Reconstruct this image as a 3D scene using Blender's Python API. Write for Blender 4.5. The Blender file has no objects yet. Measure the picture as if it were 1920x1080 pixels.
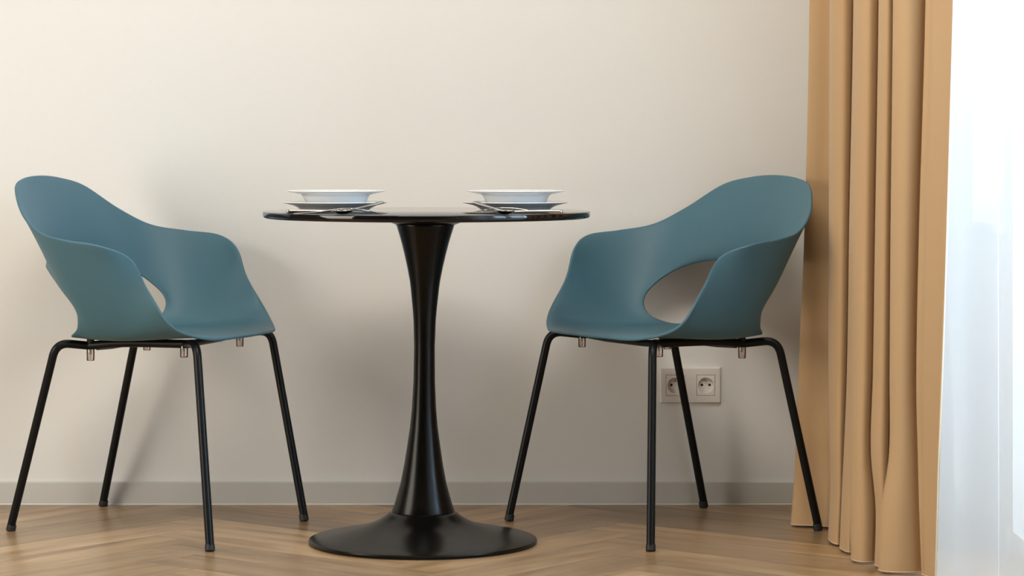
import bpy, bmesh, math, random
from mathutils import Vector, Matrix
random.seed(7)
S = bpy.context.scene
COL = S.collection
PI = math.pi

# ------------------------------------------------------------------ camera
CAM_H = 0.8932
cd = bpy.data.cameras.new('camera')
cam = bpy.data.objects.new('camera', cd)
COL.objects.link(cam)
cam.location = (0, 0, CAM_H)
cam.rotation_euler = (PI / 2, 0, 0)
cd.sensor_fit = 'HORIZONTAL'
cd.sensor_width = 36
cd.lens = 36 * 5016 / 1920
cd.shift_y = -(540 - 264.2) / 1920
cd.clip_end = 200
S.camera = cam

# ------------------------------------------------------------------ world, lights, exposure
S.view_settings.view_transform = 'Standard'
S.view_settings.look = 'None'
S.view_settings.gamma = 1
S.view_settings.use_curve_mapping = False
S.view_settings.exposure = 0.08
wd = bpy.data.worlds.new('world')
S.world = wd
wd.use_nodes = True
bg = wd.node_tree.nodes['Background']
bg.inputs[0].default_value = (0.92, 0.93, 1.0, 1)
bg.inputs[1].default_value = 1.5


def area(name, loc, target, sx, sy, power, color, spread=180):
    l = bpy.data.lights.new(name, 'AREA')
    l.shape = 'RECTANGLE'
    l.size = sx
    l.size_y = sy
    l.energy = power
    l.color = color
    l.spread = math.radians(spread)
    o = bpy.data.objects.new(name, l)
    COL.objects.link(o)
    o.location = loc
    d = Vector(target) - Vector(loc)
    o.rotation_euler = d.to_track_quat('-Z', 'Y').to_euler()
    return o


# daylight through the balcony door and window on the right
area('daylight', (2.2, 4.75, 1.6), (-0.9, 6.0, 0.9), 1.8, 2.2, 215, (0.56, 0.77, 1.0))
# warm light from the left, its source unseen
area('left_warm_light', (-2.8, 4.5, 1.05), (0.9, 5.9, 0.5), 1.5, 1.6, 56, (1.0, 0.92, 0.80))
# warm ceiling lamps of the room
area('ceiling_lamp_light', (-0.1, 4.6, 2.6), (0.1, 6.2, 0.3), 1.3, 0.9, 40, (1.0, 0.93, 0.82))

# ------------------------------------------------------------------ helpers


def link(name, me, parent=None):
    o = bpy.data.objects.new(name, me)
    COL.objects.link(o)
    if parent:
        o.parent = parent
    return o


def thing(name, label, cat, loc=(0, 0, 0), rz=0, group=None):
    o = bpy.data.objects.new(name, None)
    COL.objects.link(o)
    o.empty_display_size = 0.05
    o.location = loc
    o.rotation_euler = (0, 0, rz)
    return tag(o, label, cat, group)


def tag(o, label, cat, group=None):
    o['label'] = label
    o['category'] = cat
    if group:
        o['group'] = group
    return o


def struct(o, label=None):
    o['kind'] = 'structure'
    if label:
        o['label'] = label
    return o


def mesh(name, verts, faces, mat, parent=None, smooth=True, sharp=None, fix=True):
    me = bpy.data.meshes.new(name)
    me.from_pydata([tuple(v) for v in verts], [], faces)
    me.update()
    if fix or sharp:
        bm = bmesh.new()
        bm.from_mesh(me)
        if fix:
            bmesh.ops.remove_doubles(bm, verts=bm.verts, dist=1e-6)
            bmesh.ops.recalc_face_normals(bm, faces=bm.faces)
        if sharp:
            for e in bm.edges:
                if len(e.link_faces) == 2 and e.calc_face_angle(0) > math.radians(sharp):
                    e.smooth = False
        bm.to_mesh(me)
        bm.free()
    for p in me.polygons:
        p.use_smooth = smooth
    me.materials.append(mat)
    return link(name, me, parent)


def box(name, x0, x1, y0, y1, z0, z1, mat, parent=None, bev=0.0):
    v = [(x, y, z) for x in (x0, x1) for y in (y0, y1) for z in (z0, z1)]
    f = [(0, 1, 3, 2), (4, 6, 7, 5), (0, 4, 5, 1), (2, 3, 7, 6), (0, 2, 6, 4), (1, 5, 7, 3)]
    o = mesh(name, v, f, mat, parent, smooth=False)
    if bev:
        m = o.modifiers.new('bevel', 'BEVEL')
        m.width = bev
        m.segments = 3
        m.limit_method = 'ANGLE'
    return o


def boxes(name, lst, mat, parent=None):
    V, Fc = [], []
    for (x0, x1, y0, y1, z0, z1) in lst:
        b = len(V)
        V += [(x, y, z) for x in (x0, x1) for y in (y0, y1) for z in (z0, z1)]
        Fc += [tuple(i + b for i in q) for q in [(0, 1, 3, 2), (4, 6, 7, 5), (0, 4, 5, 1), (2, 3, 7, 6), (0, 2, 6, 4), (1, 5, 7, 3)]]
    return mesh(name, V, Fc, mat, parent, smooth=False, fix=False)


def lathe(name, prof, mat, parent=None, n=96, centre=(0, 0, 0), sharp=40):
    """prof: list of (r, z); r == 0 closes at the axis."""
    V, Fc, rings = [], [], []
    for r, z in prof:
        if r < 1e-7:
            V.append((centre[0], centre[1], centre[2] + z))
            rings.append([len(V) - 1] * n)
        else:
            b = len(V)
            for i in range(n):
                a = 2 * PI * i / n
                V.append((centre[0] + r * math.cos(a), centre[1] + r * math.sin(a), centre[2] + z))
            rings.append(list(range(b, b + n)))
    for k in range(len(rings) - 1):
        A, B = rings[k], rings[k + 1]
        for i in range(n):
            j = (i + 1) % n
            q = [A[i], A[j], B[j], B[i]]
            u = []
            for w in q:
                if w not in u:
                    u.append(w)
            if len(u) >= 3:
                Fc.append(tuple(u))
    return mesh(name, V, Fc, mat, parent, sharp=sharp)


def catmull(P, n=8, closed=False):
    P = [Vector(p) for p in P]
    N = len(P)
    out = []
    rng = N if closed else N - 1
    for i in range(rng):
        if closed:
            p0, p1, p2, p3 = P[i - 1], P[i], P[(i + 1) % N], P[(i + 2) % N]
        else:
            p1, p2 = P[i], P[i + 1]
            p0 = P[i - 1] if i > 0 else p1 * 2 - p2
            p3 = P[i + 2] if i + 2 < N else p2 * 2 - p1
        for k in range(n):
            t = k / n
            out.append(0.5 * ((2 * p1) + (-p0 + p2) * t + (2 * p0 - 5 * p1 + 4 * p2 - p3) * t * t + (-p0 + 3 * p1 - 3 * p2 + p3) * t ** 3))
    if not closed:
        out.append(P[-1])
    return out


def fillet(P, rad, n=8):
    """polyline with its inner corners rounded"""
    P = [Vector(p) for p in P]
    out = [P[0]]
    for i in range(1, len(P) - 1):
        a, b, c = P[i - 1], P[i], P[i + 1]
        d1, d2 = (a - b).normalized(), (c - b).normalized()
        r = min(rad, (a - b).length * 0.49, (c - b).length * 0.49)
        p, q = b + d1 * r, b + d2 * r
        for k in range(n + 1):
            t = k / n
            out.append((1 - t) ** 2 * p + 2 * t * (1 - t) * b + t * t * q)
    out.append(P[-1])
    return out


def tube(name, P, r, mat, parent=None, n=16):
    P = [Vector(p) for p in P]
    R = r if isinstance(r, (list, tuple)) else [r] * len(P)
    V, Fc = [], []
    t0 = (P[1] - P[0]).normalized()
    up = Vector((0, 0, 1)) if abs(t0.z) < 0.9 else Vector((1, 0, 0))
    nrm = t0.cross(up).normalized()
    for i, p in enumerate(P):
        t = (P[min(i + 1, len(P) - 1)] - P[max(i - 1, 0)]).normalized()
        nrm = (nrm - t * nrm.dot(t)).normalized()
        bn = t.cross(nrm)
        for k in range(n):
            a = 2 * PI * k / n
            V.append(p + (nrm * math.cos(a) + bn * math.sin(a)) * R[i])
    for i in range(len(P) - 1):
        for k in range(n):
            j = (k + 1) % n
            Fc.append((i * n + k, i * n + j, (i + 1) * n + j, (i + 1) * n + k))
    Fc.append(tuple(range(n))[::-1])
    Fc.append(tuple((len(P) - 1) * n + k for k in range(n)))
    return mesh(name, V, Fc, mat, parent, sharp=50)


# ------------------------------------------------------------------ materials


def principled(name, col, rough=0.5, metal=0.0, **kw):
    m = bpy.data.materials.new(name)
    m.use_nodes = True
    b = m.node_tree.nodes['Principled BSDF']
    b.inputs['Base Color'].default_value = (*col, 1)
    b.inputs['Roughness'].default_value = rough
    b.inputs['Metallic'].default_value = metal
    for k, v in kw.items():
        b.inputs[k].default_value = v
    return m


def add_noise(m, scale, amount, bump=0.0, detail=4, stretch=None, coord='Object'):
    """procedural mottling of the base colour, and a fine bump"""
    nt = m.node_tree
    b = nt.nodes['Principled BSDF']
    tc = nt.nodes.new('ShaderNodeTexCoord')
    mp = nt.nodes.new('ShaderNodeMapping')
    if stretch:
        mp.inputs['Scale'].default_value = stretch
    nz = nt.nodes.new('ShaderNodeTexNoise')
    nz.inputs['Scale'].default_value = scale
    nz.inputs['Detail'].default_value = detail
    nt.links.new(tc.outputs[coord], mp.inputs[0])
    nt.links.new(mp.outputs[0], nz.inputs['Vector'])
    mx = nt.nodes.new('ShaderNodeMix')
    mx.data_type = 'RGBA'
    c = b.inputs['Base Color'].default_value
    mx.inputs[6].default_value = tuple(min(1, x * (1 - amount)) for x in c[:3]) + (1,)
    mx.inputs[7].default_value = tuple(min(1, x * (1 + amount)) for x in c[:3]) + (1,)
    nt.links.new(nz.outputs[0], mx.inputs[0])
    nt.links.new(mx.outputs[2], b.inputs['Base Color'])
    if bump:
        bp = nt.nodes.new('ShaderNodeBump')
        bp.inputs['Strength'].default_value = bump
        bp.inputs['Distance'].default_value = 0.001
        nt.links.new(nz.outputs[0], bp.inputs['Height'])
        nt.links.new(bp.outputs[0], b.inputs['Normal'])
    return m


M_wall = add_noise(principled('wall_paint', (0.775, 0.77, 0.75), 0.62), 260, 0.015, 0.15)
M_far = add_noise(principled('far_wall_low_bounce', (0.16, 0.14, 0.115), 0.7), 200, 0.02, 0.1)  # unseen walls, coloured dark to cut their bounce light
M_ceil = add_noise(principled('ceiling_paint', (0.85, 0.84, 0.81), 0.8), 200, 0.01, 0.1)
M_base = add_noise(principled('skirting_paint', (0.60, 0.59, 0.56), 0.4), 60, 0.015, 0.03)
M_glint = add_noise(principled('glint_white', (0.85, 0.84, 0.80), 0.4), 80, 0.02)  # bright reflection at the floor seam, put into a white colour
M_shell = add_noise(principled('blue_plastic', (0.056, 0.149, 0.202), 0.52), 900, 0.04, 0.06)
M_tube = add_noise(principled('black_powder_coat', (0.006, 0.007, 0.008), 0.36, **{'Specular IOR Level': 0.2}), 700, 0.15, 0.08)
M_rubber = add_noise(principled('black_rubber', (0.01, 0.01, 0.01), 0.6), 300, 0.1)
M_top = add_noise(principled('black_gloss_top', (0.004, 0.004, 0.005), 0.05), 40, 0.1)
M_ped = add_noise(principled('black_satin_metal', (0.003, 0.0025, 0.002), 0.25, **{'Specular IOR Level': 0.22}), 30, 0.12)
M_porc = add_noise(principled('white_porcelain', (0.80, 0.82, 0.84), 0.10, **{'Coat Weight': 0.4}), 20, 0.01)
M_steel = add_noise(principled('polished_steel', (0.62, 0.60, 0.57), 0.14, 1.0), 50, 0.04)
M_sock = add_noise(principled('socket_plastic', (0.74, 0.70, 0.66), 0.30), 50, 0.01)
M_hole = add_noise(principled('hole_shade', (0.02, 0.015, 0.01), 0.5), 50, 0.1)
M_pvc = add_noise(principled('window_frame_white', (0.82, 0.83, 0.84), 0.3), 30, 0.01)


def clear_mat(name, tint, gloss_rough=0.03, mixf=0.12):
    m = bpy.data.materials.new(name)
    m.use_nodes = True
    nt = m.node_tree
    nt.nodes.remove(nt.nodes['Principled BSDF'])
    out = nt.nodes['Material Output']
    tr = nt.nodes.new('ShaderNodeBsdfTransparent')
    tr.inputs[0].default_value = (*tint, 1)
    gl = nt.nodes.new('ShaderNodeBsdfGlossy')
    gl.inputs['Roughness'].default_value = gloss_rough
    fr = nt.nodes.new('ShaderNodeFresnel')
    fr.inputs[0].default_value = 1.45
    ad = nt.nodes.new('ShaderNodeMath')
    ad.operation = 'ADD'
    ad.inputs[1].default_value = mixf
    mx = nt.nodes.new('ShaderNodeMixShader')
    nt.links.new(fr.outputs[0], ad.inputs[0])
    nt.links.new(ad.outputs[0], mx.inputs[0])
    nt.links.new(tr.outputs[0], mx.inputs[1])
    nt.links.new(gl.outputs[0], mx.inputs[2])
    nt.links.new(mx.outputs[0], out.inputs[0])
    return m


M_glass = clear_mat('window_glass', (0.95, 0.98, 0.98), 0.0, 0.0)
M_clear = clear_mat('clear_plastic', (0.80, 0.73, 0.69), 0.12, 0.10)


def fabric(name, col, transl, transp, weave=900):
    m = bpy.data.materials.new(name)
    m.use_nodes = True
    nt = m.node_tree
    b = nt.nodes['Principled BSDF']
    b.inputs['Base Color'].default_value = (*col, 1)
    b.inputs['Roughness'].default_value = 0.75
    b.inputs['Sheen Weight'].default_value = 0.15
    out = nt.nodes['Material Output']
    tl = nt.nodes.new('ShaderNodeBsdfTranslucent')
    tl.inputs[0].default_value = (*col, 1)
    m1 = nt.nodes.new('ShaderNodeMixShader')
    m1.inputs[0].default_value = transl
    nt.links.new(b.outputs[0], m1.inputs[1])
    nt.links.new(tl.outputs[0], m1.inputs[2])
    last = m1
    if transp > 0:
        tp = nt.nodes.new('ShaderNodeBsdfTransparent')
        m2 = nt.nodes.new('ShaderNodeMixShader')
        m2.inputs[0].default_value = transp
        nt.links.new(m1.outputs[0], m2.inputs[1])
        nt.links.new(tp.outputs[0], m2.inputs[2])
        last = m2
    nt.links.new(last.outputs[0], out.inputs[0])
    add_noise(m, weave, 0.05, 0.08)
    return m


M_drape = fabric('sand_drape_fabric', (0.51, 0.33, 0.170), 0.03, 0.0)
M_sheer = fabric('white_voile', (0.92, 0.90, 0.88), 0.46, 0.45)


def wood_floor():
    m = bpy.data.materials.new('oak_herringbone')
    m.use_nodes = True
    nt = m.node_tree
    N, L = nt.nodes, nt.links
    b = N['Principled BSDF']
    uv = N.new('ShaderNodeUVMap'); uv.uv_map = 'plank'
    rv = N.new('ShaderNodeUVMap'); rv.uv_map = 'random'
    sr = N.new('ShaderNodeSeparateXYZ'); L.new(rv.outputs[0], sr.inputs[0])
    # every plank takes another piece of the grain
    sc = N.new('ShaderNodeVectorMath'); sc.operation = 'SCALE'; sc.inputs['Scale'].default_value = 37.0
    L.new(rv.outputs[0], sc.inputs[0])
    ad = N.new('ShaderNodeVectorMath'); ad.operation = 'ADD'
    L.new(uv.outputs[0], ad.inputs[0]); L.new(sc.outputs[0], ad.inputs[1])
    mp = N.new('ShaderNodeMapping'); mp.inputs['Scale'].default_value = (1.6, 10, 1)
    L.new(ad.outputs[0], mp.inputs[0])
    n1 = N.new('ShaderNodeTexNoise'); n1.inputs['Scale'].default_value = 1.6; n1.inputs['Detail'].default_value = 6
    n1.inputs['Distortion'].default_value = 0.6
    L.new(mp.outputs[0], n1.inputs['Vector'])
    mp2 = N.new('ShaderNodeMapping'); mp2.inputs['Scale'].default_value = (8, 150, 1)
    L.new(ad.outputs[0], mp2.inputs[0])
    n2 = N.new('ShaderNodeTexNoise'); n2.inputs['Scale'].default_value = 1.5; n2.inputs['Detail'].default_value = 4
    L.new(mp2.outputs[0], n2.inputs['Vector'])
    cr = N.new('ShaderNodeValToRGB')
    e = cr.color_ramp.elements
    e[0].position = 0.25; e[0].color = (0.225, 0.130, 0.060, 1)
    e[1].position = 0.80; e[1].color = (0.54, 0.37, 0.21, 1)
    k = e.new(0.5); k.color = (0.38, 0.243, 0.127, 1)
    L.new(n1.outputs[0], cr.inputs[0])
    # fine pores
    m2 = N.new('ShaderNodeMapRange'); m2.inputs[1].default_value = 0.3; m2.inputs[2].default_value = 0.7
    m2.inputs[3].default_value = 0.88; m2.inputs[4].default_value = 1.06
    L.new(n2.outputs[0], m2.inputs[0])
    # plank-to-plank tone
    m3 = N.new('ShaderNodeMapRange'); m3.inputs[3].default_value = 0.72; m3.inputs[4].default_value = 1.26
    L.new(sr.outputs[0], m3.inputs[0])
    mu = N.new('ShaderNodeMath'); mu.operation = 'MULTIPLY'
    L.new(m2.outputs[0], mu.inputs[0]); L.new(m3.outputs[0], mu.inputs[1])
    # joint lines
    su = N.new('ShaderNodeSeparateXYZ'); L.new(uv.outputs[0], su.inputs[0])

    def edge(sock, length):
        a = N.new('ShaderNodeMath'); a.operation = 'SUBTRACT'; a.inputs[1].default_value = length / 2; L.new(sock, a.inputs[0])
        c = N.new('ShaderNodeMath'); c.operation = 'ABSOLUTE'; L.new(a.outputs[0], c.inputs[0])
        g = N.new('ShaderNodeMath'); g.operation = 'GREATER_THAN'; g.inputs[1].default_value = length / 2 - 0.0016; L.new(c.outputs[0], g.inputs[0])
        return g.outputs[0]
    mxx = N.new('ShaderNodeMath'); mxx.operation = 'MAXIMUM'
    L.new(edge(su.outputs[0], PL), mxx.inputs[0]); L.new(edge(su.outputs[1], PW), mxx.inputs[1])
    m4 = N.new('ShaderNodeMapRange'); m4.inputs[3].default_value = 1.0; m4.inputs[4].default_value = 0.55
    L.new(mxx.outputs[0], m4.inputs[0])
    mu2 = N.new('ShaderNodeMath'); mu2.operation = 'MULTIPLY'
    L.new(mu.outputs[0], mu2.inputs[0]); L.new(m4.outputs[0], mu2.inputs[1])
    sc2 = N.new('ShaderNodeVectorMath'); sc2.operation = 'SCALE'
    L.new(cr.outputs[0], sc2.inputs[0]); L.new(mu2.outputs[0], sc2.inputs['Scale'])
    L.new(sc2.outputs[0], b.inputs['Base Color'])
    b.inputs['Roughness'].default_value = 0.31
    b.inputs['Specular IOR Level'].default_value = 0.45
    bp = N.new('ShaderNodeBump'); bp.inputs['Strength'].default_value = 0.12; bp.inputs['Distance'].default_value = 0.001
    L.new(n2.outputs[0], bp.inputs['Height']); L.new(bp.outputs[0], b.inputs['Normal'])
    return m


# ------------------------------------------------------------------ room shell
YW = 6.566          # front of the back skirting board
XL, XR, YB, YF, ZC = -3.0, 1.08, 6.578, -0.8, 2.72
PL, PW = 0.70, 0.137

struct(box('wall_back', XL - 0.2, XR + 0.25, YB, YB + 0.2, -0.1, ZC + 0.1, M_wall))
struct(box('wall_left', XL - 0.2, XL, YF, YB, -0.1, ZC + 0.1, M_far))
struct(box('wall_front', XL - 0.2, XR + 0.25, YF - 0.2, YF, -0.1, ZC + 0.1, M_far))
struct(box('ceiling', XL, XR, YF, YB, ZC, ZC + 0.1, M_ceil))
# right wall with two openings: window 5.37..5.86 above the sill, glazed door 3.3..5.30
WY0, WY1, WZ0, WZ1 = 5.85, 6.27, 0.69, 2.35
DY0, DY1, DZ0 = 4.1, 5.77, 0.05
struct(boxes('wall_right', [
    (XR, XR + 0.25, WY1, YB, -0.1, ZC + 0.1),
    (XR, XR + 0.25, WY0, WY1, -0.1, WZ0),
    (XR, XR + 0.25, DY0, WY1, WZ1, ZC + 0.1),
    (XR, XR + 0.25, DY1, WY0, -0.1, WZ1),
    (XR, XR + 0.25, DY0, DY1, -0.1, DZ0),
    (XR, XR + 0.25, YF, DY0, -0.1, ZC + 0.1)], M_wall))
w1 = struct(thing('window_1', 'narrow window with white frame behind the sheer curtain', 'window', (XR, WY0, WZ0)))
d1 = struct(thing('door_1', 'glazed balcony door with white frame behind the sheer curtain', 'door', (XR, DY0, DZ0)))
for root, y0, y1, z0, mull in ((w1, WY0, WY1, WZ0, []), (d1, DY0, DY1, DZ0, [4.9])):
    del root['category']
    ly, lz = root.location.y, root.location.z
    fx0, fx1, t = 0.15, 0.21, 0.05
    fr = [(fx0, fx1, y0 - ly, y0 - ly + t, z0 - lz, WZ1 - lz), (fx0, fx1, y1 - ly - t, y1 - ly, z0 - lz, WZ1 - lz),
          (fx0, fx1, y0 - ly + t, y1 - ly - t, z0 - lz, z0 - lz + t), (fx0, fx1, y0 - ly + t, y1 - ly - t, WZ1 - lz - t, WZ1 - lz)]
    for mm in mull:
        fr.append((fx0, fx1, mm - ly - 0.05, mm - ly + 0.05, z0 - lz + t, WZ1 - lz - t))
    boxes('frame', fr, M_pvc, root)
    box('pane', 0.178, 0.184, y0 - ly + t, y1 - ly - t, z0 - lz + t, WZ1 - lz - t, M_glass, root)
box('sill', -0.02, 0.15, 0.003, WY1 - WY0 - 0.003, 0.0, 0.02, M_pvc, w1, 0.004)

# skirting boards
struct(box('baseboard_back', XL, XR, YW, YB, 0.0025, 0.056, M_base, None, 0.0025))
struct(tube('seam_glint_1', [(XL, YW - 0.0005, 0.0014), (XR, YW - 0.0005, 0.0014)], 0.0021, M_glint, n=8))  # thin white bead added to draw the bright reflection along the seam
struct(box('baseboard_right', XR - 0.012, XR, 5.78, YW - 0.003, 0.0, 0.056, M_base, None, 0.0025))

# herringbone floor: one mesh, each plank a face with its own uv
M_floor = wood_floor()


def clip(poly, axis, val, keep_less):
    out = []
    for i in range(len(poly)):
        a, b = poly[i], poly[(i + 1) % len(poly)]
        ia = (a[axis] <= val) == keep_less
        ib = (b[axis] <= val) == keep_less
        if ia:
            out.append(a)
        if ia != ib:
            t = (val - a[axis]) / (b[axis] - a[axis])
            out.append(tuple(a[k] + (b[k] - a[k]) * t for k in range(2)))
    return out


def build_floor():
    ax = math.radians(231.0)
    u = Vector((math.cos(ax), math.sin(ax)))
    v = Vector((-u.y, u.x))
    org = Vector((0.196, 5.965))
    bm = bmesh.new()
    l1 = bm.loops.layers.uv.new('plank')
    l2 = bm.loops.layers.uv.new('random')
    x0, x1, y0, y1 = XL, XR, YF, YB
    for j in range(-14, 15):
        for k in range(-70, 70):
            ox, oy = k * PW + j * PL, k * PW - j * PL
            for kind in (0, 1):
                rx, ry, rr = random.random(), random.random(), 0
                if kind == 0:
                    c = [(ox, oy), (ox + PL, oy), (ox + PL, oy + PW), (ox, oy + PW)]
                else:
                    c = [(ox, oy + PW), (ox + PW, oy + PW), (ox + PW, oy + PW + PL), (ox, oy + PW + PL)]
                pts = [tuple(org + u * a + v * b) for a, b in c]
                for axis, val, less in ((0, x0, False), (0, x1, True), (1, y0, False), (1, y1, True)):
                    if pts:
                        pts = clip(pts, axis, val, less)
                if len(pts) < 3:
                    continue
                f = bm.faces.new([bm.verts.new((p[0], p[1], 0)) for p in pts])
                f.normal_update()
                if f.normal.z < 0:
                    f.normal_flip()
                for lp in f.loops:
                    d = Vector(lp.vert.co[:2]) - org
                    a, b = d.dot(u), d.dot(v)
                    if kind == 0:
                        lp[l1].uv = (a - ox, b - oy)
                    else:
                        lp[l1].uv = (b - oy - PW, a - ox)
                    lp[l2].uv = (rx, ry)
    # solid slab below
    vs = [bm.verts.new(p) for p in ((x0, y0, -0.06), (x1, y0, -0.06), (x1, y1, -0.06), (x0, y1, -0.06))]
    vt = [bm.verts.new(p) for p in ((x0, y0, -0.0005), (x1, y0, -0.0005), (x1, y1, -0.0005), (x0, y1, -0.0005))]
    bm.faces.new(vs[::-1])
    for i in range(4):
        bm.faces.new((vs[i], vs[(i + 1) % 4], vt[(i + 1) % 4], vt[i]))
    me = bpy.data.meshes.new('floor')
    bm.to_mesh(me)
    bm.free()
    me.materials.append(M_floor)
    return link('floor', me)


struct(build_floor())

# ------------------------------------------------------------------ table
TY = 5.947
TX = (793 - 960) / 5016 * TY
PXM = TY / 5016
table = thing('pedestal_table', 'round black pedestal table with trumpet base between the two blue chairs', 'table', (TX, TY, 0))
base_prof = [(0, 0.002), (0.245, 0.002), (0.2515, 0.003), (0.2540, 0.0065), (0.2525, 0.0095), (0.247, 0.0115), (0.225, 0.0160), (0.20, 0.0212), (0.17, 0.0275), (0.14, 0.0345), (0.115, 0.0425), (0.096, 0.052), (0.083, 0.061), (0.0765, 0.0665), (0.071, 0.0695), (0, 0.0695)]
bs = lathe('base', base_prof, M_ped, table, 128)
lathe('floor_glide_ring', [(0.236, 0), (0.249, 0), (0.2495, 0.0022), (0.236, 0.0022)], M_rubber, bs, 96)
sil = [(0.0695, 0.0690), (0.0695, 0.072)]
for py, r in ((966, .0700), (963, .0690), (941, .0630), (920, .0560), (904, .0508), (872, .0435), (841, .0378), (800, .0308), (765, .0270), (715, .0241), (650, .0232), (600, .0250), (576, .0274), (540, .0318), (526, .0340), (500, .0400), (475, .0468), (455, .0528), (440, .0580), (428, .0625), (423, .0640)):
    z = CAM_H - (py - 264.2) * PXM
    sil.append((r, z))
sil = [(0.0, 0.069)] + [s for s in sil if s[1] > 0.0689] + [(0.0655, 0.7055), (0.0655, 0.7075), (0, 0.7075)]
col = lathe('column', sil, M_ped, table, 96)
# the column stands a hair off plumb, as in the photograph
top_dx = 0.0085
for vtx in col.data.vertices:
    vtx.co.x += 0.0055 * (vtx.co.z / 0.7)
lathe('mounting_plate', [(0, 0.7072), (0.067, 0.7072), (0.079, 0.7125), (0.081, 0.7225), (0, 0.7225)], M_ped, table, 96, (0.0065, 0, 0))
ZT = 0.7370
R = 0.3636
t = 0.0148
lathe('tabletop', [(0, ZT - t), (R - .008, ZT - t), (R - .003, ZT - t + .0012), (R - .0008, ZT - t + .0035), (R, ZT - .0090), (R, ZT - .0016), (R - .0005, ZT - .0004), (R - .0016, ZT), (0, ZT)], M_top, table, 192, (top_dx, 0, 0), sharp=60)

# ------------------------------------------------------------------ plates


def at(px, Y):
    return (px - 960) / 5016 * Y


flat_prof = [(0, 0.0012), (0.060, 0.0012), (0.066, 0.0), (0.071, 0.0), (0.073, 0.0022), (0.082, 0.0085), (0.092, 0.0135), (0.1155, 0.0195), (0.1172, 0.0208), (0.1160, 0.0220), (0.092, 0.0172), (0.080, 0.0128), (0.070, 0.0068), (0.062, 0.0052), (0, 0.0050)]
soup_prof = [(0, 0.0015), (0.050, 0.0015), (0.053, 0.0), (0.060, 0.0), (0.0620, 0.003), (0.0645, 0.010), (0.0690, 0.020), (0.0730, 0.028), (0.0760, 0.0315), (0.082, 0.0335), (0.095, 0.0362), (0.1090, 0.0395), (0.1102, 0.0405), (0.1092, 0.0415), (0.090, 0.0380), (0.076, 0.0350), (0.069, 0.0305), (0.064, 0.0220), (0.060, 0.012), (0.052, 0.006), (0, 0.0055)]
PY = 5.905
for xf, xs, lab in ((628.6, 630.0, 'left'), (966.0, 967.5, 'right')):
    o = lathe('dinner_plate', flat_prof, M_porc, None, 128)
    o.location = (at(xf, PY), PY, ZT + 0.0003)
    tag(o, f'flat white dinner plate on the tabletop under the {lab} soup plate', 'plate', 'white plates stacked on the table')
    o = lathe('soup_plate', soup_prof, M_porc, None, 128)
    o.location = (at(xs, PY), PY, ZT + 0.0003 + 0.0053)
    tag(o, f'deep white wide-rimmed soup plate on top of the {lab} dinner plate', 'plate', 'white plates stacked on the table')

# ------------------------------------------------------------------ cutlery


def strip(name, stations, mat, parent, nseg=10):
    """flat bar: stations (x, y, z, width, thickness), swept along x with an elliptic section"""
    P = catmull([s[:3] for s in stations], 6)
    W = catmull([(s[3], s[4], 0) for s in stations], 6)
    V, Fc = [], []
    for p, w in zip(P, W):
        for k in range(nseg):
            a = 2 * PI * k / nseg
            c, s_ = math.cos(a), math.sin(a)
            V.append(p + Vector((0, (abs(c) ** 0.6) * math.copysign(1, c) * w.x / 2, (abs(s_) ** 0.6) * math.copysign(1, s_) * w.y / 2)))
    n = nseg
    for i in range(len(P) - 1):
        for k in range(n):
            j = (k + 1) % n
            Fc.append((i * n + k, i * n + j, (i + 1) * n + j, (i + 1) * n + k))
    Fc.append(tuple(range(n))[::-1])
    Fc.append(tuple((len(P) - 1) * n + k for k in range(n)))
    return mesh(name, V, Fc, mat, parent, sharp=60)


def knife(label, loc, rz, group):
    """blade towards -x, handle towards +x, length 0.21"""
    t = thing('table_knife', label, 'knife', loc, rz, group)
    strip('handle', [(-0.005, 0, 0.0045, 0.011, 0.004), (0.01, 0, 0.0046, 0.013, 0.007), (0.05, 0, 0.0048, 0.016, 0.0085), (0.085, 0, 0.0050, 0.018, 0.009), (0.100, 0, 0.0050, 0.017, 0.0085), (0.104, 0, 0.005, 0.009, 0.005)], M_steel, t)
    strip('blade', [(-0.106, 0.004, 0.0030, 0.003, 0.0010), (-0.098, 0.002, 0.0032, 0.012, 0.0014), (-0.06, 0, 0.0036, 0.018, 0.0018), (-0.02, 0, 0.0042, 0.017, 0.0022), (-0.004, 0, 0.0045, 0.010, 0.0034)], M_steel, t)
    return t


def fork(label, loc, rz, group, flip=1):
    """tines towards +x; lies back up when flip is -1 so that the neck arches"""
    t = thing('table_fork', label, 'fork', loc, rz, group)
    hump = 0.0085
    strip('handle', [(-0.095, 0, 0.0015, 0.010, 0.002), (-0.088, 0, 0.0018, 0.017, 0.0024), (-0.055, 0, 0.0035, 0.014, 0.0026), (-0.02, 0, 0.0080, 0.008, 0.0032), (0.005, 0, 0.0110, 0.006, 0.0034), (0.028, 0, 0.0120, 0.008, 0.003)], M_steel, t)
    hd = strip('fork_head', [(0.028, 0, 0.0120, 0.008, 0.0028), (0.036, 0, 0.0117, 0.018, 0.0022), (0.046, 0, 0.0106, 0.024, 0.0020), (0.053, 0, 0.0096, 0.024, 0.0018)], M_steel, t)
    for k in range(4):
        y = (k - 1.5) * 0.0064
        strip('tine', [(0.050, y, 0.0100, 0.0036, 0.0018), (0.070, y, 0.0062, 0.0030, 0.0018), (0.088, y * 0.95, 0.0026, 0.0024, 0.0016), (0.098, y * 0.92, 0.0010, 0.001, 0.001)], M_steel, hd, 8)
    return t


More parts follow.
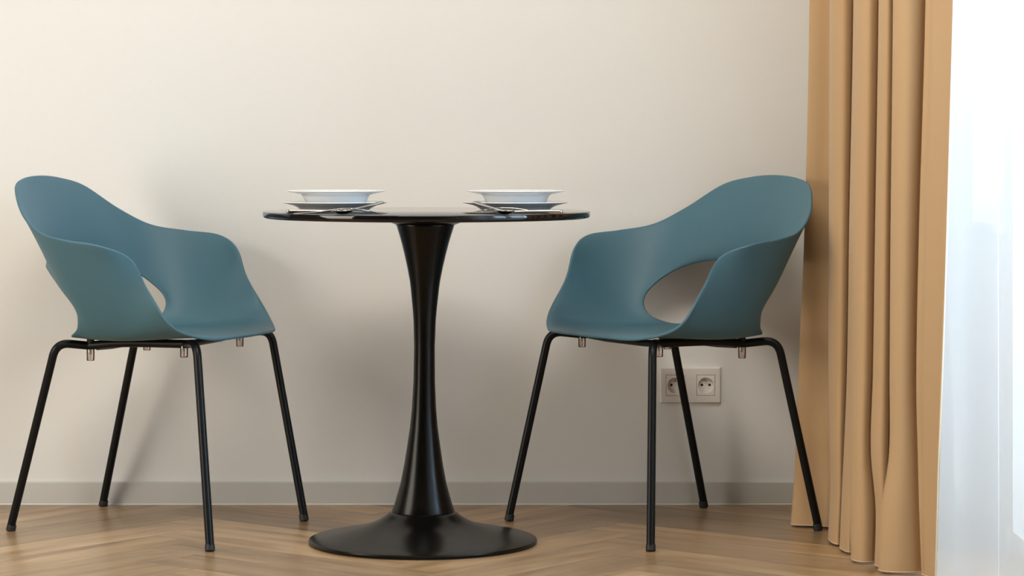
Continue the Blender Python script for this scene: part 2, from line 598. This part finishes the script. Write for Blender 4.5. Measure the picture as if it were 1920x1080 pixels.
def spoon(label, loc, rz, group, tilt=0.0):
    """bowl towards +x, handle towards -x, the handle end lifted by tilt"""
    t = thing('table_spoon', label, 'spoon', loc, rz, group)
    hz = lambda x, z: z + max(0, (0.03 - x)) * tilt
    strip('handle', [(-0.100, 0, hz(-0.100, 0.003), 0.009, 0.002), (-0.094, 0, hz(-0.094, 0.003), 0.017, 0.0026), (-0.06, 0, hz(-.06, 0.0035), 0.014, 0.0028), (-0.02, 0, hz(-.02, 0.006), 0.008, 0.0032), (0.015, 0, hz(.015, 0.0085), 0.006, 0.0034), (0.036, 0, 0.0085, 0.008, 0.003)], M_steel, t)
    V, Fc = [], []
    nr, na = 8, 28
    for side in (0, 1):
        for i in range(nr + 1):
            r = i / nr
            for k in range(na):
                a = 2 * PI * k / na
                x = 0.064 + 0.030 * r * math.cos(a)
                wy = 0.0205 * (1 - 0.12 * math.cos(a))
                y = wy * r * math.sin(a)
                z = 0.0085 - 0.0078 * (1 - r ** 2.2) + (0.0011 if side == 0 else 0)
                V.append((x, y, z))
    off = (nr + 1) * na
    for s_ in (0, 1):
        for i in range(nr):
            for k in range(na):
                j = (k + 1) % na
                Fc.append((s_ * off + i * na + k, s_ * off + i * na + j, s_ * off + (i + 1) * na + j, s_ * off + (i + 1) * na + k))
    for k in range(na):
        j = (k + 1) % na
        Fc.append((nr * na + k, nr * na + j, off + nr * na + j, off + nr * na + k))
    mesh('bowl', V, Fc, M_steel, t)
    return t


g = 'cutlery laid on the table'
ZZ = ZT + 0.0002
# right-hand setting
CY = 5.712
knife('steel table knife lying straight in front of the right plates, handle pointing right', (at(964, CY), CY, ZZ), 0.0, g)
spoon('steel spoon whose handle leans on the rim of the right dinner plate', (-0.040, 5.716, ZZ), math.radians(-66), g, 0.165)
fork('steel fork lying under the lip of the right plates beside the knife', (at(965, 5.755), 5.755, ZZ), math.radians(182), g)
# left-hand setting
fork('steel fork with arched neck lying in front of the left plates', (at(634, 5.690), 5.690, ZZ), math.radians(-3), g)
knife('steel table knife lying close against the left plates', (at(628, 5.745), 5.745, ZZ), math.radians(181), g)
spoon('steel spoon whose handle leans on the rim of the left dinner plate', (at(672, 5.72), 5.72, ZZ), math.radians(-118), g, 0.165)

# ------------------------------------------------------------------ chairs
RIM = [(0, .256, .4535), (.0948, .2450, .4525), (.1997, .2060, .4535), (.278, .1558, .4841), (.2894, .1036, .5626), (.307, .0687, .6324), (.3414, .0085, .6623), (.3308, -.0737, .6727), (.2975, -.1514, .6875), (.2519, -.2178, .7279), (.1784, -.2724, .7833), (.096, -.2964, .8031), (0, -.3005, .8092)]
HOLE = [(0, -.1461, .4558), (.1056, -.1428, .4568), (.1868, -.1279, .4529), (.2309, -.0916, .4752), (.2452, -.089, .5161), (.2330, -.1300, .5600), (.1900, -.180, .595), (.1194, -.222, .610), (0, -.2450, .6134)]
HMAP = [0, .7, 1.5, 2.0, 2.5, 3.0, 3.6, 4.2, 4.9, 5.6, 6.4, 7.2, 8]
# control points between rim and hole, at the same stations as RIM
M1 = [(0, .212, .4690), (.088, .205, .4680), (.180, .165, .4620), (.262, .125, .4570), (.268, .092, .468), (.278, .050, .498), (.296, -.004, .542), (.305, -.078, .595), (.282, -.145, .632), (.232, -.202, .675), (.162, -.245, .735), (.088, -.270, .755), (0, -.280, .760)]
M2 = [(0, .05, .437), (.06, .05, .437), (.14, .05, .437), (.222, .035, .437), (.242, .010, .439), (.256, -.020, .446), (.268, -.050, .480), (.268, -.088, .535), (.250, -.135, .575), (.210, -.172, .620), (.148, -.207, .660), (.080, -.238, .675), (0, -.252, .680)]


def sym_curve(C, n):
    """even samples (param 0..len-1) of the half curve, symmetric tangents at both ends"""
    A = [Vector((-C[1][0], C[1][1], C[1][2]))] + [Vector(c) for c in C] + [Vector((-C[-2][0], C[-2][1], C[-2][2]))]

    def ev(s):
        s = min(max(s, 0), len(C) - 1 - 1e-9)
        i = int(s)
        t = s - i
        p0, p1, p2, p3 = A[i], A[i + 1], A[i + 2], A[i + 3]
        return 0.5 * ((2 * p1) + (-p0 + p2) * t + (2 * p0 - 5 * p1 + 4 * p2 - p3) * t * t + (-p0 + 3 * p1 - 3 * p2 + p3) * t ** 3)
    return ev


def hmap(s):
    i = min(int(s), 11)
    # smooth monotone interpolation of the station map
    t = s - i
    a, b = HMAP[i], HMAP[i + 1]
    pa = HMAP[i - 1] if i > 0 else -HMAP[1]
    pb = HMAP[i + 2] if i + 2 < 13 else 2 * 8 - HMAP[11]
    return 0.5 * ((2 * a) + (-pa + b) * t + (2 * pa - 5 * a + 4 * b - pb) * t * t + (-pa + 3 * a - 3 * b + pb) * t ** 3)


def shell_mesh():
    fr, fh, f1, f2 = sym_curve(RIM, 0), sym_curve(HOLE, 0), sym_curve(M1, 0), sym_curve(M2, 0)
    NT, NS = 12 * 10, 30
    half = []
    for i in range(NT + 1):
        s = 12 * i / NT
        r, m1, m2, h = fr(s), f1(s), f2(s), fh(hmap(s))
        half.append([(1 - q) ** 3 * r + 3 * (1 - q) ** 2 * q * m1 + 3 * (1 - q) * q * q * m2 + q ** 3 * h for q in [j / NS for j in range(NS + 1)]])
    loop = half + [[Vector((-p.x, p.y, p.z)) for p in row] for row in half[1:-1][::-1]]
    N = len(loop)
    # fair the sheet along its length, rim and hole edges held
    wt = [0.5 * math.sin(PI * j / NS) ** 0.6 if 0 < j < NS else 0 for j in range(NS + 1)]
    for _ in range(70):
        new = []
        for i in range(N):
            a, b, c = loop[i - 1], loop[i], loop[(i + 1) % N]
            new.append([b[j] + (a[j] + c[j] - b[j] * 2) * 0.5 * wt[j] for j in range(NS + 1)])
        loop = new
    # vertex normals
    nor = []
    for i in range(N):
        row = []
        for j in range(NS + 1):
            du = loop[(i + 1) % N][j] - loop[i - 1][j]
            dv = loop[i][min(j + 1, NS)] - loop[i][max(j - 1, 0)]
            row.append(du.cross(dv).normalized())
        nor.append(row)
    # orient: seat front normal should point up
    if nor[0][NS // 2].z < 0:
        nor = [[-v for v in row] for row in nor]
    th = 0.0030
    V, Fc = [], []
    K = 5
    for i in range(N):
        sec = []
        for j in range(NS + 1):
            sec.append(loop[i][j] + nor[i][j] * th)
        out_h = (loop[i][NS] - loop[i][NS - 1]).normalized()
        for k in range(1, K):
            a = PI * k / K
            sec.append(loop[i][NS] + nor[i][NS] * th * math.cos(a) + out_h * th * math.sin(a))
        for j in range(NS, -1, -1):
            sec.append(loop[i][j] - nor[i][j] * th)
        out_r = (loop[i][0] - loop[i][1]).normalized()
        for k in range(1, K):
            a = PI * k / K
            sec.append(loop[i][0] - nor[i][0] * th * math.cos(a) + out_r * th * math.sin(a))
        V += sec
    n = len(V) // N
    for i in range(N):
        for k in range(n):
            Fc.append((i * n + k, ((i + 1) % N) * n + k, ((i + 1) % N) * n + (k + 1) % n, i * n + (k + 1) % n))
    return V, Fc


SHV, SHF = shell_mesh()
TR = 0.0095
TOPF, TOPR = (0.2252, 0.1921), (0.2195, -0.1544)


def chair(label, pose, feet):
    """feet: local (x, y) of front +x, front -x, rear -x, rear +x"""
    X, Y, a = pose
    root = thing('armchair', label, 'chair', (X, Y, 0), a - PI / 2, 'blue shell armchairs at the table')
    mesh('seat_shell', SHV, SHF, M_shell, root)
    sgn = (1, -1, -1, 1)
    zf, zr, zd = 0.4410, 0.4360, 0.4275
    tops = [(TOPF[0], TOPF[1]), (-TOPF[0], TOPF[1]), (-TOPR[0], TOPR[1]), (TOPR[0], TOPR[1])]
    ends = []
    for k in range(4):
        fx, fy = feet[k]
        tx, ty = tops[k]
        front = k < 2
        z = zf if front else zr
        s = sgn[k]
        # corner of the bend a little above the measured point of the straight
        foot = Vector((fx, fy, 0.006))
        top = Vector((tx, ty, 0.430))
        corner = top + (top - foot) * ((z + 0.004 - 0.430) / (0.430 - 0.006))
        inn = Vector((s * (0.165 if front else 0.155), 0.140 if front else -0.105, z - 0.002 if front else zd + 0.002))
        ends.append(inn)
        path = fillet([foot, corner, inn], 0.034, 10)
        lg = tube('leg', path, TR, M_tube, root)
        d = (corner - foot).normalized()
        b0 = Vector((fx, fy, 0.0)) 
        tube('foot_cap', [b0, b0 + d * 0.002, b0 + d * 0.014, b0 + d * 0.017], [TR * 0.85, TR * 1.16, TR * 1.14, TR * 1.0], M_rubber, lg)
    for s, f_, r_ in ((1, ends[0], ends[3]), (-1, ends[1], ends[2])):
        mid = Vector((s * 0.158, -0.01, zd + 0.010))
        rp = catmull([f_, mid, r_], 10)
        rail = tube('side_rail', rp, TR, M_tube, root)
    # cross tubes under the seat
    for y, xw, z in ((0.120, 0.163, zf - 0.004), (-0.080, 0.156, zd)):
        tube('cross_tube', [(-xw, y, z), (-xw * 0.5, y, z - 0.003), (xw * 0.5, y, z - 0.003), (xw, y, z)], 0.008, M_tube, root)
    # mounting blocks between tube and seat, and clear stacking bumpers below the tube
    for s in (1, -1):
        for y, x, z in ((0.135, 0.165, zf), (-0.098, 0.155, zd)):
            tube('mounting_block', [(s * x, y, z), (s * x, y, 0.4385 if y > 0 else 0.4465)], 0.0085, M_rubber, root, 12)
            top_z = z - 0.006
            b = tube('clear_bumper', [(s * x, y, top_z), (s * x, y, top_z - 0.004), (s * x, y, top_z - 0.024), (s * x, y, top_z - 0.026)], [0.0088, 0.0092, 0.0088, 0.008], M_clear, root, 20)
            b['label'] = 'clear plastic bumper under the frame tube'
            tube('bumper_screw', [(s * x, y, top_z - 0.001), (s * x, y, top_z - 0.012)], 0.0028, M_steel, b, 10)
    return root


chair('blue armchair facing right at the left side of the table', (-0.8170, 6.1805, -0.2844),
      [(-.193, .287), (.301, .255), (.145, -.303), (-.292, -.279)][0:0] or
      [(.301, .255), (-.193, .287), (-.292, -.276), (.145, -.303)])
chair('blue armchair facing left, its back touching the sand-coloured curtain', (0.36395, 6.2085, -2.6159),
      [(.253, .283), (-.305, .249), (-.237, -.254), (.212, -.243)])

# ------------------------------------------------------------------ wall socket
KX, KZ, KY = (1294.5 - 960) / 5016 * YB, CAM_H - (722 - 264.2) / 5016 * YB, YB
sock = thing('wall_socket', 'double white power socket on the wall behind the right chair', 'socket', (KX, KY, KZ))
hw, hh = 0.0755, 0.0445
cxs = (-0.0375, 0.0375)
iw, ih = 0.0225, 0.0255
xs = [-hw, cxs[0] - iw, cxs[0] + iw, cxs[1] - iw, cxs[1] + iw, hw]
zs = [-hh, -ih, ih, hh]


def plate_holes():
    """frame with two square openings, front face stepped down to a rim"""
    bm = bmesh.new()
    fd, bd = -0.0095, 0.0
    vf = {}
    for d in (fd, bd):
        for i, x in enumerate(xs):
            for j, z in enumerate(zs):
                xx, zz = x, z
                if d == fd:   # softened outer edge
                    if i in (0, 5):
                        xx = x * 0.965
                    if j in (0, 3):
                        zz = z * 0.945
                vf[(d, i, j)] = bm.verts.new((xx, d, zz))
    holes = {(1, 1), (3, 1)}
    for i in range(5):
        for j in range(3):
            if (i, j) in holes:
                continue
            for d in (fd, bd):
                bm.faces.new([vf[(d, i, j)], vf[(d, i + 1, j)], vf[(d, i + 1, j + 1)], vf[(d, i, j + 1)]])

    def wall(a, b):
        bm.faces.new([vf[(fd, *a)], vf[(fd, *b)], vf[(bd, *b)], vf[(bd, *a)]])
    for i in range(5):
        wall((i, 0), (i + 1, 0)); wall((i, 3), (i + 1, 3))
    for j in range(3):
        wall((0, j), (0, j + 1)); wall((5, j), (5, j + 1))
    for (i, j) in holes:
        wall((i, j), (i + 1, j)); wall((i, j + 1), (i + 1, j + 1)); wall((i, j), (i, j + 1)); wall((i + 1, j), (i + 1, j + 1))
    bmesh.ops.recalc_face_normals(bm, faces=bm.faces)
    me = bpy.data.meshes.new('cover_frame')
    bm.to_mesh(me)
    bm.free()
    me.materials.append(M_sock)
    o = link('cover_frame', me, sock)
    m = o.modifiers.new('bevel', 'BEVEL')
    m.width = 0.0012
    m.segments = 3
    m.limit_method = 'ANGLE'
    return o


plate_holes()
for cx in cxs:
    V, Fc, n = [], [], 64
    rings = []
    sq = []
    for k in range(n):
        a = 2 * PI * k / n + PI / 4
        c, s_ = math.cos(a), math.sin(a)
        m_ = max(abs(c), abs(s_))
        sq.append((c / m_ * (iw - 0.0006), s_ / m_ * (ih - 0.0006)))
    def ring(f):
        b = len(V)
        for k in range(n):
            V.append(f(k))
        rings.append(list(range(b, b + n)))
    ring(lambda k: (cx + sq[k][0], -0.001, sq[k][1]))
    ring(lambda k: (cx + sq[k][0], -0.0092, sq[k][1]))
    ring(lambda k: (cx + sq[k][0] * .97, -0.0100, sq[k][1] * .97))
    for r, y in ((0.0192, -0.0100), (0.0188, -0.0096), (0.0182, -0.0022), (0.0175, -0.0016), (0.006, -0.0016)):
        ring(lambda k: (cx + r * math.cos(2 * PI * k / n + PI / 4), y, r * math.sin(2 * PI * k / n + PI / 4)))
    for i in range(len(rings) - 1):
        for k in range(n):
            j = (k + 1) % n
            Fc.append((rings[i][k], rings[i][j], rings[i + 1][j], rings[i + 1][k]))
    Fc.append(tuple(rings[-1]))
    ins = mesh('socket_insert', V, Fc, M_sock, sock, sharp=35)
    for dx in (-0.0095, 0.0095):
        tube('contact_hole', [(cx + dx, -0.0014, 0.0005), (cx + dx, -0.0019, 0.0005)], 0.0033, M_hole, ins, 16)  # thin dark disc, the shade inside the hole put into its colour
    tube('earth_pin', [(cx, -0.0014, 0.0105), (cx, -0.0075, 0.0105), (cx, -0.0088, 0.0105)], [0.0023, 0.0023, 0.0012], M_steel, ins, 14)

# ------------------------------------------------------------------ drape
ZTOP = 2.66
# fold crests, far to near, at four heights: (pixel column in the photograph turned into a room position, distance)
LV = [
    (0.006, [(1483, 6.19), (1556, 5.93), (1575, 5.83), (1598, 5.665), (1640, 5.60), (1648, 5.525), (1728, 5.47), (1752, 5.43)]),
    (0.12, [(1490, 6.20), (1560, 5.95), (1579, 5.85), (1596, 5.70), (1642, 5.62), (1652, 5.545), (1724, 5.48), (1755, 5.43)]),
    (0.24, [(1493, 6.21), (1558, 5.97), (1584, 5.87), (1596, 5.73), (1633, 5.645), (1668, 5.56), (1721, 5.50), (1758, 5.43)]),
    (0.40, [(1499, 6.26), (1557, 6.00), (1589, 5.90), (1598, 5.76), (1637, 5.665), (1669, 5.58), (1718, 5.51), (1764, 5.43)]),
    (0.70, [(1509, 6.33), (1558, 6.04), (1593, 5.93), (1601, 5.79), (1641, 5.69), (1671, 5.60), (1723, 5.52), (1774, 5.43)]),
    (1.22, [(1518, 6.32), (1559, 6.06), (1601, 5.95), (1606, 5.81), (1648, 5.70), (1676, 5.61), (1736, 5.53), (1790, 5.43)]),
    (2.66, [(1524, 6.33), (1563, 6.08), (1606, 5.97), (1615, 5.83), (1655, 5.72), (1684, 5.62), (1748, 5.54), (1806, 5.43)]),
]


def plan(idx):
    z, cr_ = LV[idx]
    pts = []
    C = [((px - 960) / 5016 * y, y) for px, y in cr_]
    x0, y0 = C[0]
    # start: unseen return to the side wall, added to block daylight spilling behind
    pts.append((1.045, y0 + 0.125))
    pts.append((x0 + 0.22, y0 + 0.12))
    pts.append((x0 + 0.05, y0 + 0.055))
    for i, (x, y) in enumerate(C[:-1]):
        g = y - C[i + 1][1]
        gp = (C[i - 1][1] - y) if i else 0.12
        pts.append((x + 0.012, y + 0.26 * gp))
        pts.append((x + 0.001, y + 0.02 * gp))
        if i == 0:
            pts.append((x + 0.016, y - 0.012))
            pts.append((x + 0.058, y - 0.026))
        else:
            g2 = min(g, 0.13)
            wv = max(0.024, (C[i + 1][0] / C[i + 1][1] - x / y) * y)
            pts.append((x + 0.15 * wv, y - 0.28 * g2))
            pts.append((x + 0.42 * wv, y - 0.46 * g2))
        if i == len(C) - 2:
            # the last panel runs straight to its leading edge
            xn, yn = C[i + 1]
            pts[-2] = (x + 0.008, y - 0.14 * g)
            pts[-1] = (x * 0.70 + xn * 0.30, y * 0.66 + yn * 0.34)
            pts.append((x * 0.42 + xn * 0.58, y * 0.40 + yn * 0.60))
            pts.append((x * 0.15 + xn * 0.85, y * 0.15 + yn * 0.85))
            continue
        xn, yn = C[i + 1]
        ym = y * 0.5 + yn * 0.5 + (0.03 if i == 0 else 0.0)
        tx = max(x, xn) + (0.10, 0.085, 0.10, 0.07, 0.09, 0.095, 0.05)[i]
        tx = min(tx, (cr_[-1][0] - 10 - 960) / 5016 * ym)
        if i == 0:
            pts.append((tx - 0.018, ym + 0.10 * g))
            pts.append((tx - 0.008, ym + 0.02 * g))
            pts.append((tx, ym - 0.04 * g))
        else:
            g2 = min(g, 0.13)
            pts.append((min(x + 0.76 * wv, tx - 0.022), y - 0.42 * g2))
            pts.append((min(x + 1.05 * wv, tx - 0.013), y - 0.26 * g2))
            pts.append((tx - 0.006, y - 0.16 * g2))
            pts.append((tx, y - 0.34 * g2))
    x, y = C[-1]
    pts.append((x, y))
    pts.append((x + 0.004, y + 0.006))
    return z, pts


def smooth_lv(z):
    zs_ = [l[0] for l in LV]
    i = 0
    while i < len(zs_) - 2 and z > zs_[i + 1]:
        i += 1
    t = (z - zs_[i]) / (zs_[i + 1] - zs_[i])
    t = min(max(t, 0), 1)
    return i, t


PLANS = [plan(i)[1] for i in range(len(LV))]


def drape_grid():
    rows = []
    nz = 90
    for r in range(nz + 1):
        q = r / nz
        z = LV[0][0] + (ZTOP - LV[0][0]) * q ** 1.5
        i, t = smooth_lv(z)
        # cubic (Catmull) blend of four neighbouring plans
        a, b = PLANS[i], PLANS[i + 1]
        za, zb = LV[i][0], LV[i + 1][0]
        ip, inx = max(i - 1, 0), min(i + 2, len(LV) - 1)
        row = []
        for k in range(len(a)):
            out = []
            for c in (0, 1):
                p1, p2 = a[k][c], b[k][c]
                m1 = (p2 - PLANS[ip][k][c]) / max(zb - LV[ip][0], 1e-6) * (zb - za)
                m2 = (PLANS[inx][k][c] - p1) / max(LV[inx][0] - za, 1e-6) * (zb - za)
                t2, t3 = t * t, t ** 3
                out.append((2 * t3 - 3 * t2 + 1) * p1 + (t3 - 2 * t2 + t) * m1 + (-2 * t3 + 3 * t2) * p2 + (t3 - t2) * m2)
            row.append((out[0], out[1], 0))
        cv = catmull(row, 7)
        rows.append([Vector((p.x, p.y, z)) for p in cv])
    return rows


rows = drape_grid()
V, Fc = [], []
n = len(rows[0])
for r in rows:
    V += r
for i in range(len(rows) - 1):
    for k in range(n - 1):
        Fc.append((i * n + k, i * n + k + 1, (i + 1) * n + k + 1, (i + 1) * n + k))
drape = thing('drape_curtain', 'heavy sand-coloured floor-length curtain hanging in deep folds beside the right chair', 'curtain', (0.8, 5.8, 0))
o = mesh('drape_fabric', [v - Vector((0.8, 5.8, 0)) for v in V], Fc, M_drape, drape)
m = o.modifiers.new('solid', 'SOLIDIFY')
m.thickness = 0.0018
m.offset = 0
hem = [v - Vector((0.8, 5.8, -0.0005)) for v in rows[0]]
tube('hem', hem, 0.0016, add_noise(principled('hem_thread', (0.66, 0.48, 0.32), 0.7), 400, 0.05), drape, 8)

# curtain track on the ceiling (above the frame)
track = box('curtain_track', 0.78, 0.97, 2.9, 6.4, 2.672, ZC - 0.001, M_pvc)
tag(track, 'white curtain track on the ceiling above the curtains', 'curtain track')

# ------------------------------------------------------------------ sheer
V, Fc = [], []
ys = [5.405 - i * 0.008 for i in range(int((5.405 - 2.9) / 0.008) + 1)]
zs2 = [0.012 + (ZTOP - 0.012) * (i / 24) for i in range(25)]
ox, oy = 0.90, 4.2
for z in zs2:
    x_start = (1757 + 31 * z / 1.22 - 960) / 5016 * 5.405 if z < 1.3 else (1790 - 960) / 5016 * 5.405
    for y in ys:
        w = min(1.0, (5.405 - y) / 0.5)
        w = w * w * (3 - 2 * w)
        ph = (5.405 - y) * 2 * PI / 0.27 + 0.9 * math.sin(y * 5.3)
        amp = (0.004 + 0.009 * w) * (1 + 0.3 * math.sin(y * 9.1))
        V.append((x_start + (0.925 - x_start) * w + amp * math.sin(ph + 0.25 * math.sin(z * 2 + y)) - ox, y - oy, z))
n = len(ys)
for i in range(len(zs2) - 1):
    for k in range(n - 1):
        Fc.append((i * n + k, i * n + k + 1, (i + 1) * n + k + 1, (i + 1) * n + k))
sheer = mesh('sheer_curtain', V, Fc, M_sheer)
sheer.location = (ox, oy, 0)
tag(sheer, 'translucent white sheer curtain over the bright window at the right edge', 'curtain')
